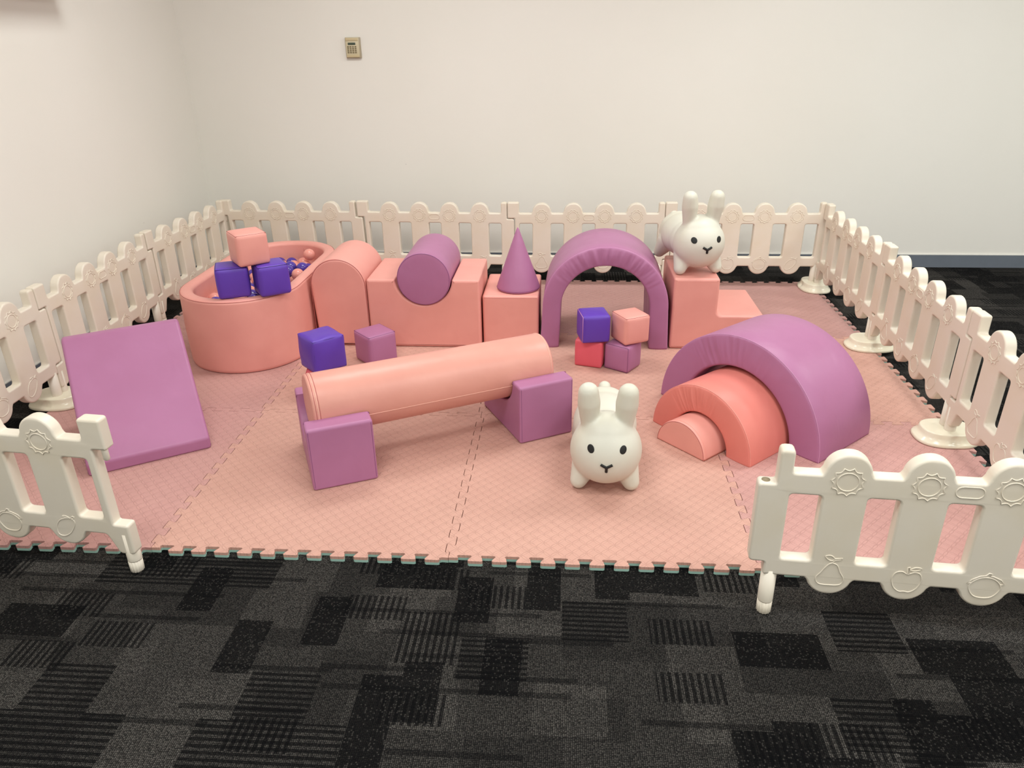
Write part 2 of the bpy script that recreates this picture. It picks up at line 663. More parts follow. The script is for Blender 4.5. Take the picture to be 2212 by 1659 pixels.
def fruit_paths(kind, c, z, mir=1):
    if kind == 'pear':
        body = [(0, -.036), (.030, -.032), (.037, -.012), (.024, .012), (.014, .034), (-.002, .040), (-.014, .028), (-.026, .006), (-.037, -.014), (-.028, -.033)]
        extra = [[(-.001, .040), (.006, .050), (.022, .054), (.024, .059), (.005, .056)]]
        leaf = [(.002, .050), (-.010, .050), (-.021, .062), (-.008, .066), (.003, .058)]
    elif kind == 'apple':
        body = [(0, -.037), (.014, -.038), (.030, -.024), (.038, .002), (.032, .024), (.016, .030), (0, .022), (-.016, .030), (-.032, .024), (-.038, .002), (-.030, -.024), (-.014, -.038)]
        extra = [[(-.001, .022), (-.004, .044), (.002, .046), (.003, .023)]]
        leaf = [(.003, .036), (.016, .046), (.032, .044), (.022, .036)]
    elif kind == 'round':
        body = [(0, -.038), (.024, -.032), (.039, -.008), (.036, .010), (.020, .026), (0, .031), (-.020, .026), (-.036, .010), (-.039, -.008), (-.024, -.032)]
        extra = [[(.036, .010), (.046, .012), (.036, .026), (.014, .036), (.006, .037), (.010, .044), (.002, .046), (-.004, .037), (-.018, .034), (-.036, .022), (-.046, .008), (-.036, .010)]]
        leaf = None
    else:
        body = [(-.030, -.036), (-.012, -.038), (.012, -.024), (.032, .004), (.036, .022), (.026, .032), (.006, .030), (-.014, .022), (-.030, .002), (-.036, -.022)]
        extra = [[(.026, .032), (.034, .040), (.040, .038), (.034, .030)]]
        leaf = [(.022, .033), (.010, .040), (-.002, .038), (.010, .033)]
    P = [[(c + mir * x, z + y) for x, y in smooth_closed(body, 4)]]
    cl = [True]
    for e in extra:
        P.append([(c + mir * x, z + y) for x, y in e])
        cl.append(False)
    if leaf:
        P.append([(c + mir * x, z + y) for x, y in smooth_closed(leaf, 3)])
        cl.append(True)
    return P, cl


def relief(paths, closed, side):
    y = side * (TH / 2 + .0001)
    return tube([[(x, y, z) for x, z in p] for p in paths], .0019, closed, 1)


RELIEF = {}
for side in (-1, 1):
    L = []
    mir = 1 if side < 0 else -1
    for c in GC:
        L.append(('sun_relief', relief(*sun_paths(c, .470, mir), side)))
    order = GC if side < 0 else GC[::-1]
    for c, kind in zip(order, ('pear', 'apple', 'round', 'mango')):
        L.append(({'round': 'orange', 'mango': 'mango'}.get(kind, kind) + '_relief', relief(*fruit_paths(kind, c, .165, mir), side)))
    ob = arc(.515, .4605, .0165, -PI / 2, PI / 2, 8) + arc(.479, .4605, .0165, PI / 2, 3 * PI / 2, 8)
    L.append(('handle_relief', relief([ob], [True], side)))
    for _, me in L:
        me.materials.append(M['fence'])
    RELIEF[side] = L


def fence_panel(p0, p1, z0, z1, side, label, group, plug=None):
    """from the first joint p0 to the next joint p1 (seam to seam)"""
    d = Vector((p1[0] - p0[0], p1[1] - p0[1]))
    ln = d.length
    root = empty('picket_fence')
    tag(root, label, 'fence', group)
    sc = ln / 1.0
    root.scale = (sc, 1, 1)
    a = math.atan2(d.y, d.x)
    tilt = -math.atan2(z1 - z0, ln)
    root.rotation_euler = (0, tilt, a)
    dn = d / ln
    root.location = (p0[0] + dn.x * .022 * sc, p0[1] + dn.y * .022 * sc, z0)
    body = link('panel_body', panel_me, None, root, True, True)
    for me in (leg_a, leg_b):
        link('leg', me, None, root, True, True)
    link('connector_pin', pin_me, None, root)
    link('socket_shade_disc', socket_me, None, body)
    if plug in ('a', 'both'):
        link('ribbed_foot', plug_a, None, root)
    if plug in ('b', 'both'):
        link('ribbed_foot', plug_b, None, root)
    for nm, me in RELIEF[side]:
        link(nm, me, None, body)
    return root


ZF = .023
PB = [(-.98, 3.03), (-.012, 2.92), (.984, 2.875), (1.99, 2.88), (2.99, 2.88)]
lab = ['white plastic picket panel behind the ball pit, left end of the back row',
       'white plastic picket panel behind the pink saddle block and purple roller',
       'white plastic picket panel behind the tall purple arch',
       'white plastic picket panel behind the rabbit on the step, right end of the back row']
zb = [.006, ZF, ZF, ZF, ZF]
for k in range(4):
    fence_panel(PB[k], PB[k + 1], zb[k], zb[k + 1], -1, lab[k], 'fence panels along the back wall')
PL_ = [(-.955, .04), (-.972, 1.035), (-1.004, 2.03), (-.985, 3.02)]
lab = ['white plastic picket panel cut off by the left edge of the picture',
       'white plastic picket panel behind the purple wedge, along the left wall',
       'white plastic picket panel left of the ball pit, reaching the back corner']
for k in range(3):
    fence_panel(PL_[k], PL_[k + 1], ZF, ZF if k < 2 else .006, -1, lab[k], 'fence panels along the left wall', (None, 'b', 'a')[k])
PR = [(2.99, 2.855), (2.982, 1.872), (2.935, .880), (2.90, -.12)]
lab = ['white plastic picket panel on the right side, farthest, running from the back corner',
       'white plastic picket panel on the right side beside the purple rainbow arch',
       'white plastic picket panel on the right side, nearest, cut off by the picture edge']
for k in range(3):
    fence_panel(PR[k], PR[k + 1], ZF, ZF, -1, lab[k], 'fence panels along the right side')
# front panels are seen from outside, their free feet stand on the carpet
th = math.radians(-5.0)
q = Vector((1.963, -.167))
dr = Vector((math.cos(th), math.sin(th)))
e0 = q - dr * .022
e1 = e0 + dr * 1.0
fence_panel((e1.x, e1.y), (e0.x, e0.y), .012, 0.0, 1, 'white plastic picket panel in front at the right, its ribbed foot on the carpet', 'fence panels at the front opening', 'b')
th = math.radians(-5.5)
q = Vector((.000, -.087))
dr = Vector((math.cos(th), math.sin(th)))
e0 = q + dr * .022
e1 = e0 - dr * 1.0
fence_panel((e0.x, e0.y), (e1.x, e1.y), 0.0, 0.0, 1, 'white plastic picket panel in front at the left, near the purple wedge', 'fence panels at the front opening', 'a')


def base_mesh():
    prof = [(.120, 0.0), (.125, .003), (.125, .010), (.121, .016), (.109, .024), (.103, .036), (.1015, .047), (.098, .0515), (.094, .0525), (.0, .0525)]
    n = 72
    vs, fs = [], []

    def se(a, e):
        c, s = abs(math.cos(a)), abs(math.sin(a))
        return (c ** e + s ** e) ** (-1 / e)
    for (r, z) in prof[:-1]:
        for k in range(n):
            a = 2 * PI * k / n
            rr = r * se(a, 2.6) * (1.0)
            da = (a + PI / 2 + PI) % (2 * PI) - PI
            if abs(da) < .11 and .010 < z < .044:
                rr *= .93
            da = (a - PI / 2 + PI) % (2 * PI) - PI
            if abs(da) < .11 and .010 < z < .044:
                rr *= .93
            vs.append((rr * math.cos(a), rr * math.sin(a) * .76, z))
    for i in range(len(prof) - 2):
        for k in range(n):
            a, b = i * n + k, i * n + (k + 1) % n
            fs.append((a, b, b + n, a + n))
    fs.append(tuple(range(n))[::-1])
    L = (len(prof) - 2) * n
    fs.append(tuple(range(L, L + n)))
    return mesh_from('base', vs, fs)


base_me = base_mesh()
base_me.materials.append(M['base'])
BASES = [((2.985, 2.875), PI / 2, 'glossy white fence stand in the back right corner of the mat'),
         ((2.983, 1.872), 0, 'glossy white fence stand behind the purple rainbow arch'),
         ((2.935, .880), 0, 'glossy white fence stand right of the rainbow arch, nearest on the right'),
         ((-.990, 1.035), 0, 'glossy cream fence stand left of the purple wedge'),
         ((-.012, 2.92), PI / 2, 'white fence stand at the back, behind the rounded pink block'),
         ((.984, 2.875), PI / 2, 'white fence stand at the back, behind the purple cone'),
         ((1.99, 2.88), PI / 2, 'white fence stand at the back, behind the stepped block')]
for (bx, by), rz, lb in BASES:
    o = link('fence_stand', base_me, None, None, True, True)
    o.location = (bx, by, MZ)
    o.rotation_euler = (0, 0, rz)
    tag(o, lb, 'fence stand', 'fence stands')


# ------------------------------------------------------------------ soft play blocks
def thing(name, label, cat, loc=(0, 0, 0), rz=0.0, group=None):
    return tag(empty(name, loc, rz), label, cat, group)


BV = .014


def seam(name, paths, mat, parent, r=.0016, closed=False):
    for path in paths:
        link(name, tube([path], r, closed, 1), mat, parent)


# rounded-top block
t = thing('rounded_block', 'pink vinyl block with a rounded top, between ball pit and saddle block', 'soft block', (.162, 1.785, MZ))
ol = fillet([(-.150, 0), (.150, 0), (.150, .335)], [.012, .012, 0]) + arc(0, .335, .150, 0, PI, 28)[1:] + [(-.150, .335)]
link('block_body', prism(ol, 0, .41, BV), M['pink'], t, True, True)
seam('edge_seam', [[(-.1485, .004, .02)] + [(x * .972, .003, .335 + (z - .335) * .972) for x, z in arc(0, .335, .150, PI, 0, 28)] + [(.1485, .004, .02)]], M['pink_seam'], t)

# saddle block
t = thing('saddle_block', 'wide pink vinyl block with a half-round hollow holding the purple roller', 'soft block', (.616, 1.780, MZ))
cz, cr = .392, .153
a = math.asin((.378 - cz) / cr)
ol = [(-.300, 0), (.300, 0), (.300, .378)]
rad = [.012, .012, .014]
ar = arc(.004, cz, cr, a, -PI - a, 28)
ol += [(ar[0][0], .378)] + ar[1:-1] + [(ar[-1][0], .378), (-.300, .378)]
rad += [.02] + [0] * (len(ar) - 2) + [.02, .014]
ol = fillet(ol, rad, 4)
link('block_body', prism(ol, 0, .425, BV), M['pink'], t, True, True)
seam('edge_seam', [[(-.287, .002, .366), (ar[-1][0] - .012, .002, .366)], [(ar[0][0] + .014, .002, .366), (.287, .002, .366)]], M['pink_seam'], t)
seam('edge_seam', [[(.287, .003, .02), (.287, .003, .366)], [(-.287, .003, .02), (-.287, .003, .366)]], M['peach_seam'], t, .0012)


def disc_cylinder(r, ln, bev, puff=.004, n=56):
    """lying along +y from y=0 to y=ln, slightly puffed ends"""
    prof = [(0, -puff), (r * .5, -puff * .8), (r * .8, -puff * .35), (r - bev, 0)]
    for k in range(1, 4):
        f = k / 4 * PI / 2
        prof.append((r - bev + bev * math.sin(f), bev - bev * math.cos(f)))
    prof.append((r, bev))
    full = prof + [(r, ln * k / 6) for k in range(1, 6)] + [(rr, ln - y) for rr, y in reversed(prof)]
    vs, fs = [], []
    for (rr, y) in full:
        for k in range(n):
            a = 2 * PI * k / n
            vs.append((max(rr, 1e-4) * math.cos(a), y, max(rr, 1e-4) * math.sin(a)))
    for i in range(len(full) - 1):
        for k in range(n):
            p, q = i * n + k, i * n + (k + 1) % n
            fs.append((p, p + n, q + n, q))
    fs.append(tuple(range(n)))
    fs.append(tuple(range((len(full) - 1) * n, len(full) * n))[::-1])
    me = mesh_from('cyl', vs, fs)
    bm = bmesh.new()
    bm.from_mesh(me)
    bmesh.ops.recalc_face_normals(bm, faces=bm.faces)
    bm.to_mesh(me)
    bm.free()
    return me


t = thing('roller', 'purple vinyl roller lying in the hollow of the pink saddle block', 'roller', (.624, 1.772, MZ + .239 + .142 + .001))
link('roller_body', disc_cylinder(.141, .425, .008), M['mauve'], t)
seam('edge_seam', [[(.1365 * math.cos(2 * PI * k / 48), .002, .1365 * math.sin(2 * PI * k / 48)) for k in range(48)]], M['mauve_seam'], t, .0020, True)

# square block + cone
t = thing('square_block', 'low pink vinyl box carrying the purple cone', 'soft block', (1.074, 1.822, MZ))
ol = fillet([(-.150, 0), (.150, 0), (.150, .280), (-.150, .280)], .014)
link('block_body', prism(ol, 0, .41, BV), M['pink'], t, True, True)
seam('edge_seam', [[(-.139, .001, .268), (.139, .001, .268)], [(-.139, .006, .274), (.139, .006, .274)]], M['pink_seam'], t, .0013)
t = thing('soft_cone', 'pointed purple vinyl cone standing on the low pink box', 'cone', (1.108, 1.962, MZ + .2805))
link('cone_body', lathe([(.108, 0), (.1145, .003), (.117, .009), (.1155, .016), (.1115, .030), (.06, .174), (.0125, .308), (.007, .322), (.003, .330), (.0004, .333)], 64), M['mauve'], t)
seam('base_seam', [[(.1165 * math.cos(2 * PI * k / 56), .1165 * math.sin(2 * PI * k / 56), .011) for k in range(56)]], M['mauve_seam'], t, .0014, True)


# arches with pleated front faces
def arch_mesh(outer, inner, depth, bev, puff=.006, pleat=.004, seed=0.0, pleat_zone=(0.15, 0.85)):
    N = len(outer)
    us = [0, .03, .08, .16, .3, .5, .7, .84, .92, .97, 1]
    ring_n = None
    vs, fs = [], []
    for i in range(N):
        O, I = Vector(outer[i]), Vector(inner[i])
        w = (O - I).length
        f = i / (N - 1)
        env = max(0.0, min(1.0, (f - pleat_zone[0]) / .12, (pleat_zone[1] - f) / .12))
        ring = []

        def corner(u):
            d = min(u, 1 - u) * w
            return bev - math.sqrt(max(0, bev * bev - (bev - d) ** 2)) if d < bev else 0.0

        def front(u):
            n1 = noise.noise(Vector((f * 44, u * 0.8, seed)))
            n2 = noise.noise(Vector((f * 85, u * 1.1, seed + 9)))
            pl = env * pleat * (n1 * .7 + n2 * .4) * math.sin(PI * min(1, u * 1.02)) ** .5
            return corner(u) - puff * math.sin(PI * u) + pl
        for u in us:
            p = I + (O - I) * u
            ring.append((p.x, front(u), p.y))
        for y in (.25, .5, .75):
            ring.append((O.x, depth * y, O.y))
        for u in reversed(us):
            p = I + (O - I) * u
            ring.append((p.x, depth - corner(u), p.y))
        for y in (.75, .5, .25):
            ring.append((I.x, depth * y, I.y))
        ring_n = len(ring)
        vs += ring
    for i in range(N - 1):
        for k in range(ring_n):
            a, b = i * ring_n + k, i * ring_n + (k + 1) % ring_n
            fs.append((a, b, b + ring_n, a + ring_n))
    fs.append(tuple(range(ring_n)))
    fs.append(tuple(range((N - 1) * ring_n, N * ring_n))[::-1])
    me = mesh_from('arch', vs, fs)
    bm = bmesh.new()
    bm.from_mesh(me)
    bmesh.ops.recalc_face_normals(bm, faces=bm.faces)
    bm.to_mesh(me)
    bm.free()
    return me


def arch_path(hw, top, n_leg=20, n=170, splay=0.0, flat=1.0):
    """from left foot up and over to the right foot"""
    r = hw
    leg = top - r * flat
    pts = []
    for k in range(n_leg):
        pts.append((-hw - splay * (1 - k / n_leg), leg * k / n_leg))
    for k in range(n + 1):
        a = PI - PI * k / n
        pts.append((r * math.cos(a), leg + r * flat * math.sin(a)))
    for k in range(1, n_leg + 1):
        pts.append((hw + splay * k / n_leg, leg * (1 - k / n_leg)))
    return pts


t = thing('arch', 'tall purple vinyl arch standing between cone box and stepped block', 'soft arch', (1.573, 1.800, MZ), math.radians(-1.0))
out_p = arch_path(.328, .552, splay=.012)
in_p = arch_path(.232, .452, splay=.008)
link('arch_body', arch_mesh(out_p, in_p, .41, .008, .007, .012, 3.0, (.22, .80)), M['mauve'], t)
seam('edge_seam', [[(x * .995, .004, z * .995) for x, z in out_p]], M['mauve_light'], t, .0014)

# stepped block
t = thing('step_block', 'pink vinyl two-step block with a white toy rabbit on its high step', 'soft block', (1.922, 1.805, MZ))
ol = fillet([(0, 0), (.478, 0), (.478, .188), (.233, .188), (.233, .388), (0, .388)], [.012, .012, .012, .03, .014, .014])
link('block_body', prism(ol, 0, .455, BV), M['pink'], t, True, True)
seam('edge_seam', [[(.012, .002, .376), (.222, .002, .376)], [(.252, .002, .178), (.468, .002, .178)]], M['pink_seam'], t, .0014)
seam('edge_seam', [[(.011, .002, .016), (.011, .002, .376)]], M['peach_seam'], t, .0013)


# ball pit: a stadium-shaped padded ring
def stadium(hw, y0, y1, n=24, grow=0.0):
    """outline x in [-hw,hw], semicircular ends at y0 and y1"""
    pts = []
    for k in range(n + 1):
        a = PI + PI * k / n
        pts.append(((hw + grow) * math.cos(a), y0 + hw + (hw + grow) * math.sin(a)))
    for k in range(n + 1):
        a = PI * k / n
        pts.append(((hw + grow) * math.cos(a), y1 - hw + (hw + grow) * math.sin(a)))
    return pts


def pit_mesh(hw, y0, y1, h, wall, bev, floor_z):
    prof = [(-.012, 0.0), (-.004, .004), (0.0, .02), (.004, h * .5), (0.0, h - bev)]
    for k in range(1, 5):
        f = k / 5 * PI / 2
        prof.append((-bev + bev * math.cos(f), h - bev + bev * math.sin(f)))
    prof += [(-bev, h), (-wall * .5, h + .003), (-wall + bev, h)]
    for k in range(1, 5):
        f = k / 5 * PI / 2
        prof.append((-wall + bev - bev * math.sin(f), h - bev + bev * math.cos(f)))
    prof += [(-wall, h - bev), (-wall + .002, h * .75), (-wall, floor_z)]
    vs, fs = [], []
    n = None
    for g, z in prof:
        ring = stadium(hw, y0, y1, 28, g)
        n = len(ring)
        for i, (x, y) in enumerate(ring):
            jig = 0.0
            if z < .003:
                jig = .0035 * noise.noise(Vector((x * 22, y * 22, 2)))
            vs.append((x * (1 + jig), y + jig, z))
    for i in range(len(prof) - 1):
        for k in range(n):
            a, b = i * n + k, i * n + (k + 1) % n
            fs.append((a, b, b + n, a + n))
    fs.append(tuple(range(n))[::-1])
    fs.append(tuple(range((len(prof) - 1) * n, len(prof) * n)))
    return mesh_from('pit', vs, fs)


PIT_X, PIT_HW, PIT_Y0, PIT_Y1, PIT_H = -.313, .308, 1.383, 2.585, .382
t = thing('ball_pit', 'oval pink padded ball pit in the back left corner of the mat', 'ball pit', (PIT_X, 0, MZ))
link('pit_wall', pit_mesh(PIT_HW, PIT_Y0, PIT_Y1, PIT_H, .068, .020, .235), M['pink'], t, True, True)
ring = stadium(PIT_HW, PIT_Y0, PIT_Y1, 28, -.004)
seam('rim_seam', [[(x, y, PIT_H - .007) for x, y in ring]], M['pink_seam'], t, .0014, True)
seam('inner_seam', [[(.06, PIT_Y1 - .072, .26), (.06, PIT_Y1 - .0715, .30), (.06, PIT_Y1 - .071, PIT_H - .03)], [(.052, PIT_Y1 - .0725, .26), (.050, PIT_Y1 - .0715, PIT_H - .03)]], M['pink_seam'], t, .0016)

# plastic balls in the pit
bm = bmesh.new()
bmesh.ops.create_icosphere(bm, subdivisions=4, radius=.035)
ball_v = bpy.data.meshes.new('ball')
bm.to_mesh(ball_v)
bm.free()
ball_p = ball_v.copy()
ball_v.materials.append(M['ball_violet'])
ball_p.materials.append(M['ball_pink'])
BZ = MZ + .235 + .035


def ball(x, y, z, violet, label=None):
    o = link('plastic_ball', ball_v if violet else ball_p, None)
    o.location = (x, y, z)
    tag(o, label or ('violet plastic ball lying inside the pink ball pit' if violet else 'pale pink plastic ball lying low inside the pink ball pit'),
        'ball', 'violet balls in the ball pit' if violet else 'pink balls in the ball pit')


row = 0
yy = PIT_Y0 + .115
while yy < PIT_Y1 - .11:
    xx = -.195 + (.036 if row % 2 else 0)
    while xx < .20:
        cy = min(max(yy, PIT_Y0 + PIT_HW), PIT_Y1 - PIT_HW)
        if math.hypot(xx, yy - cy) < PIT_HW - .068 - .040:
            ball(PIT_X + xx, yy, BZ, random.random() < .55)
        xx += .0725
    yy += .0635
    row += 1
Z2 = BZ + .0575
ball(-.190, 2.395, Z2 + .012, False, 'pale pink plastic ball resting highest, against the back wall of the pit')
ball(-.150, 2.145, Z2, True)
ball(-.228, 2.165, Z2, True)
ball(-.215, 2.085, Z2, True)
ball(-.135, 2.020, Z2, False)
ball(-.215, 2.000, Z2, True)
ball(-.250, 1.770, Z2, True)


# ------------------------------------------------------------------ toy cubes
def puffy_cube(s, r=.012, puff=.006, n=12, seed=0.0, slack=0.0):
    bm = bmesh.new()
    bmesh.ops.create_cube(bm, size=2.0)
    bmesh.ops.subdivide_edges(bm, edges=list(bm.edges), cuts=n, use_grid_fill=True)
    h = s / 2
    for v in bm.verts:
        c = v.co.copy()
        # concentrate points towards the edges
        c = Vector([math.copysign(abs(q) ** .75, q) for q in c])
        inner = Vector([max(-h + r, min(h - r, q * h)) for q in c])
        d = c * h - inner
        p = inner + (d.normalized() * r if d.length > 1e-7 else Vector())
        m = max(range(3), key=lambda k: abs(c[k]))
        o1, o2 = [c[k] for k in range(3) if k != m]
        b = puff * (1 - o1 * o1) * (1 - o2 * o2)
        if m == 2 and c[2] < 0:
            b = 0
        nn = noise.noise(Vector((c.x * 1.4 + seed, c.y * 1.4, c.z * 1.4))) * slack
        p[m] += math.copysign(b, c[m]) + nn * (0 if (m == 2 and c[2] < 0) else 1)
        p.z = max(p.z, -h)
        v.co = p
    me = bpy.data.meshes.new('cube')
    bm.to_mesh(me)
    bm.free()
    return me


CS = .140


def toy_cube(label, mat, loc, rz, seam_mat=None, faces='t', s=CS, r=.012, puff=.005, slack=.0, tilt=(0, 0), group='small soft cubes', seam_r=.0013):
    t = thing('toy_cube', label, 'soft cube', loc, rz, group)
    t.rotation_euler = (tilt[0], tilt[1], rz)
    me = puffy_cube(s, r, puff, 10, loc[0] * 10, slack)
    me.transform(Matrix.Translation((0, 0, s / 2)))
    link('cube_body', me, M[mat], t)
    h = s / 2 - .004
    k = s / 2 + .0006 - .0035
    if seam_mat:
        P = []
        if 't' in faces:
            P.append([(-h, -h, s - .0035), (h, -h, s - .0035), (h, h, s - .0035), (-h, h, s - .0035)])
        if 'l' in faces:
            P.append([(-k, -h, .004), (-k, h, .004), (-k, h, s - .004), (-k, -h, s - .004)])
        if 'f' in faces:
            P.append([(-h, -k, .004), (h, -k, .004), (h, -k, s - .004), (-h, -k, s - .004)])
        if 'r' in faces:
            P.append([(k, -h, .004), (k, h, .004), (k, h, s - .004), (k, -h, s - .004)])
        if 'b' in faces:
            P.append([(-h, -h, .004), (h, -h, .004), (h, h, .004), (-h, h, .004)])
        seam('edge_seam', P, M[seam_mat], t, seam_r, True)
    return t


D = math.radians
RZ = MZ + PIT_H + .003
toy_cube('violet soft cube on the ball pit rim, left of the pair', 'violet', (-.268, 1.500, RZ), D(23), 'violet_seam', 't', r=.014, s=.150)
toy_cube('violet soft cube on the ball pit rim, right of the pair', 'violet', (-.092, 1.545, RZ), D(34), 'violet_seam', 't', r=.014, s=.150)
toy_cube('pale pink soft cube stacked on the two violet cubes on the ball pit rim', 'pink', (-.178, 1.535, RZ + .154), D(39), 'pink_seam', 't', r=.012, s=.152)
toy_cube('red soft cube under a violet cube, half hidden behind the pink beam', 'red', (.232, 1.205, MZ), D(10), 'red_seam', 't')
toy_cube('creased violet soft cube behind the left end of the pink beam', 'violet', (.245, 1.190, MZ + CS + .004), D(44), 'violet_seam', 'tf', r=.006, puff=.008, slack=.004, s=.158)
toy_cube('single mauve soft cube on the mat in front of the pink saddle block', 'mauve', (.384, 1.606, MZ), D(44), 'mauve_seam', 't', s=.160)
toy_cube('red soft cube at the bottom left of the four-cube stack', 'red', (1.503, 1.612, MZ), D(-17), 'red_seam', 'fb', r=.008)
toy_cube('mauve soft cube at the bottom right of the four-cube stack', 'mauve', (1.658, 1.560, MZ), D(-33), 'mauve_seam', 'f', s=.137)
toy_cube('violet soft cube with lilac zip at the top left of the four-cube stack', 'violet', (1.506, 1.580, MZ + CS + .004), D(11), 'lilac_piping', 'l', seam_r=.0016)
toy_cube('pale pink soft cube at the top right of the four-cube stack', 'pink', (1.688, 1.570, MZ + CS + .004), D(28), 'pink_seam', 't')


# ------------------------------------------------------------------ wedge
t = thing('wedge', 'purple vinyl wedge slide facing the front left opening', 'soft wedge', (-.085, .658, MZ), D(32.5))
# local: x from -width..0 along the front edge, y backwards
WW, WL, WH, WLIP = .455, .50, .418, .048
me = prism(fillet([(0, 0), (WL, 0), (WL, WH), (WL - .055, WH), (0, WLIP)], [.008, .02, .03, .04, .022], 5), -WW, 0, .014)
# prism is built in x-z along y: turn it so that the slope runs along +y
me.transform(Matrix.Rotation(PI / 2, 4, 'Z'))
me.transform(Matrix.Translation((-WW, 0, 0)))
link('wedge_body', me, M['mauve'], t, True, True)

# ------------------------------------------------------------------ beam on cradles
ang = math.atan2(.387, .731)


def cradle(label, corner, rz):
    t = thing('cradle', label, 'soft block', (corner[0], corner[1], MZ), rz, 'cradles under the pink beam')
    w, dpt, h, r = .243, .400, .255, .1235
    cz = .254
    a = math.acos(min(1, 0)) if False else 0
    ol = [(0, 0), (dpt, 0), (dpt, h)]
    rad = [.010, .010, .014]
    cx = dpt / 2
    ol += [(cx + r, h), ]
    rad += [.012]
    ar = arc(cx, cz, r, 0, -PI, 24)
    ol += ar
    rad += [0] * len(ar)
    ol += [(cx - r, h), (0, h)]
    rad += [.012, .014]
    me = prism(fillet(ol, rad, 4), -w, 0, .010)
    me.transform(Matrix.Rotation(PI / 2, 4, 'Z'))      # x->y, y->-x
    me.transform(Matrix.Translation((0, 0, 0)))
    link('cradle_body', me, M['mauve'], t, True, True)
    seam('edge_seam', [[(.008, .001, .012), (.008, .001, h - .010)], [(.003, .010, h - .006), (.003, cx - r - .012, h - .006)], [(.236, .001, .012), (.236, .001, h - .010)]], M['mauve_seam'], t, .0012)
    return t, cz


c1, ccz = cradle('purple vinyl cradle under the left end of the pink beam', (.442, .357), D(24.4))
c2, ccz = cradle('purple vinyl cradle under the right end of the pink beam', (1.189, .744), D(28.1))
# beam
u = Vector((math.cos(ang), math.sin(ang)))
ca = Vector((.467, .589))
t = thing('beam', 'long pale pink vinyl beam lying across two purple cradles', 'soft beam', (0, 0, 0))
BL, BR = .990, .122
st = ca - u * .085
me = disc_cylinder(BR, BL, .010, .004, 64)
me.transform(Matrix.Rotation(ang - PI / 2, 4, 'Z'))
t.location = (st.x, st.y, MZ + ccz + .007)
link('beam_body', me, M['peach'], t)
P = []
for off in (.012, .026, .020):
    rr = BR + .0002
    P.append([(u.x * off - u.y * rr * math.cos(b), u.y * off + u.x * rr * math.cos(b), rr * math.sin(b)) for b in [2 * PI * k / 48 for k in range(48)]])
seam('end_seam', P[:2], M['pink_seam'], t, .0011, True)
seam('end_piping', P[2:], M['peach_seam'], t, .0014, True)
P = [[(u.x * (BL - .012) - u.y * rr * math.cos(b), u.y * (BL - .012) + u.x * rr * math.cos(b), rr * math.sin(b)) for b in [2 * PI * k / 48 for k in range(48)]]]
seam('end_piping', P, M['peach_seam'], t, .0014, True)
b = D(180 + 22)
seam('length_seam', [[(u.x * f * BL + u.y * rr * math.cos(D(14)), u.y * f * BL - u.x * rr * math.cos(D(14)), -rr * math.sin(D(14))) for f in (.03, .3, .6, .97)]], M['peach_seam'], t, .0012)


# ------------------------------------------------------------------ rainbow arches
RA = math.atan2(.643 - 1.251, 2.362 - 1.813)


def half_ring(r, n=200):
    return [(r * math.cos(PI - PI * k / n), r * math.sin(PI - PI * k / n)) for k in range(n + 1)]


def rainbow(name, label, centre, ro, ri, depth, mat, smat, seed):
    t = thing(name, label, 'soft arch', (centre[0], centre[1], MZ), RA, 'nested rainbow arches')
    link('arch_body', arch_mesh(half_ring(ro), half_ring(ri), depth, .008, .004, .010, seed, (.24, .66)), M[mat], t)
    seam('edge_seam', [[(x * .995, .0035, z * .995) for x, z in half_ring(ro)]], M[smat], t, .0014)
    return t


rainbow('rainbow_arch', 'largest purple half-ring of the nested rainbow, at the back', (2.0875, .947), .405, .268, .385, 'mauve', 'mauve_light', 11.0)
rainbow('rainbow_arch', 'middle coral half-ring of the nested rainbow', (1.920, .790), .250, .134, .385, 'coral', 'coral_seam', 14.0)
t = thing('half_round', 'small pale pink half-round block at the front of the nested rainbow', 'soft block', (1.8355, .7305, MZ), RA, 'nested rainbow arches')
ol = fillet([(-.124, 0), (.124, 0)], .004) if False else [(-.124, 0)] + [(-x, z) for x, z in []]
ol = [(.122 * math.cos(PI * k / 36), .122 * math.sin(PI * k / 36)) for k in range(37)]
link('block_body', prism(ol, 0, .36, .007), M['pink'], t, True, True)
seam('edge_seam', [[(.1185 * math.cos(PI * k / 36), y, .1185 * math.sin(PI * k / 36) + .001) for k in range(37)] for y in (.001,)], M['pink_seam'], t, .0012)
seam('edge_seam', [[(.1212 * math.cos(PI * k / 36), .014, .1212 * math.sin(PI * k / 36) + .001) for k in range(37)]], M['coral_seam'], t, .0012)


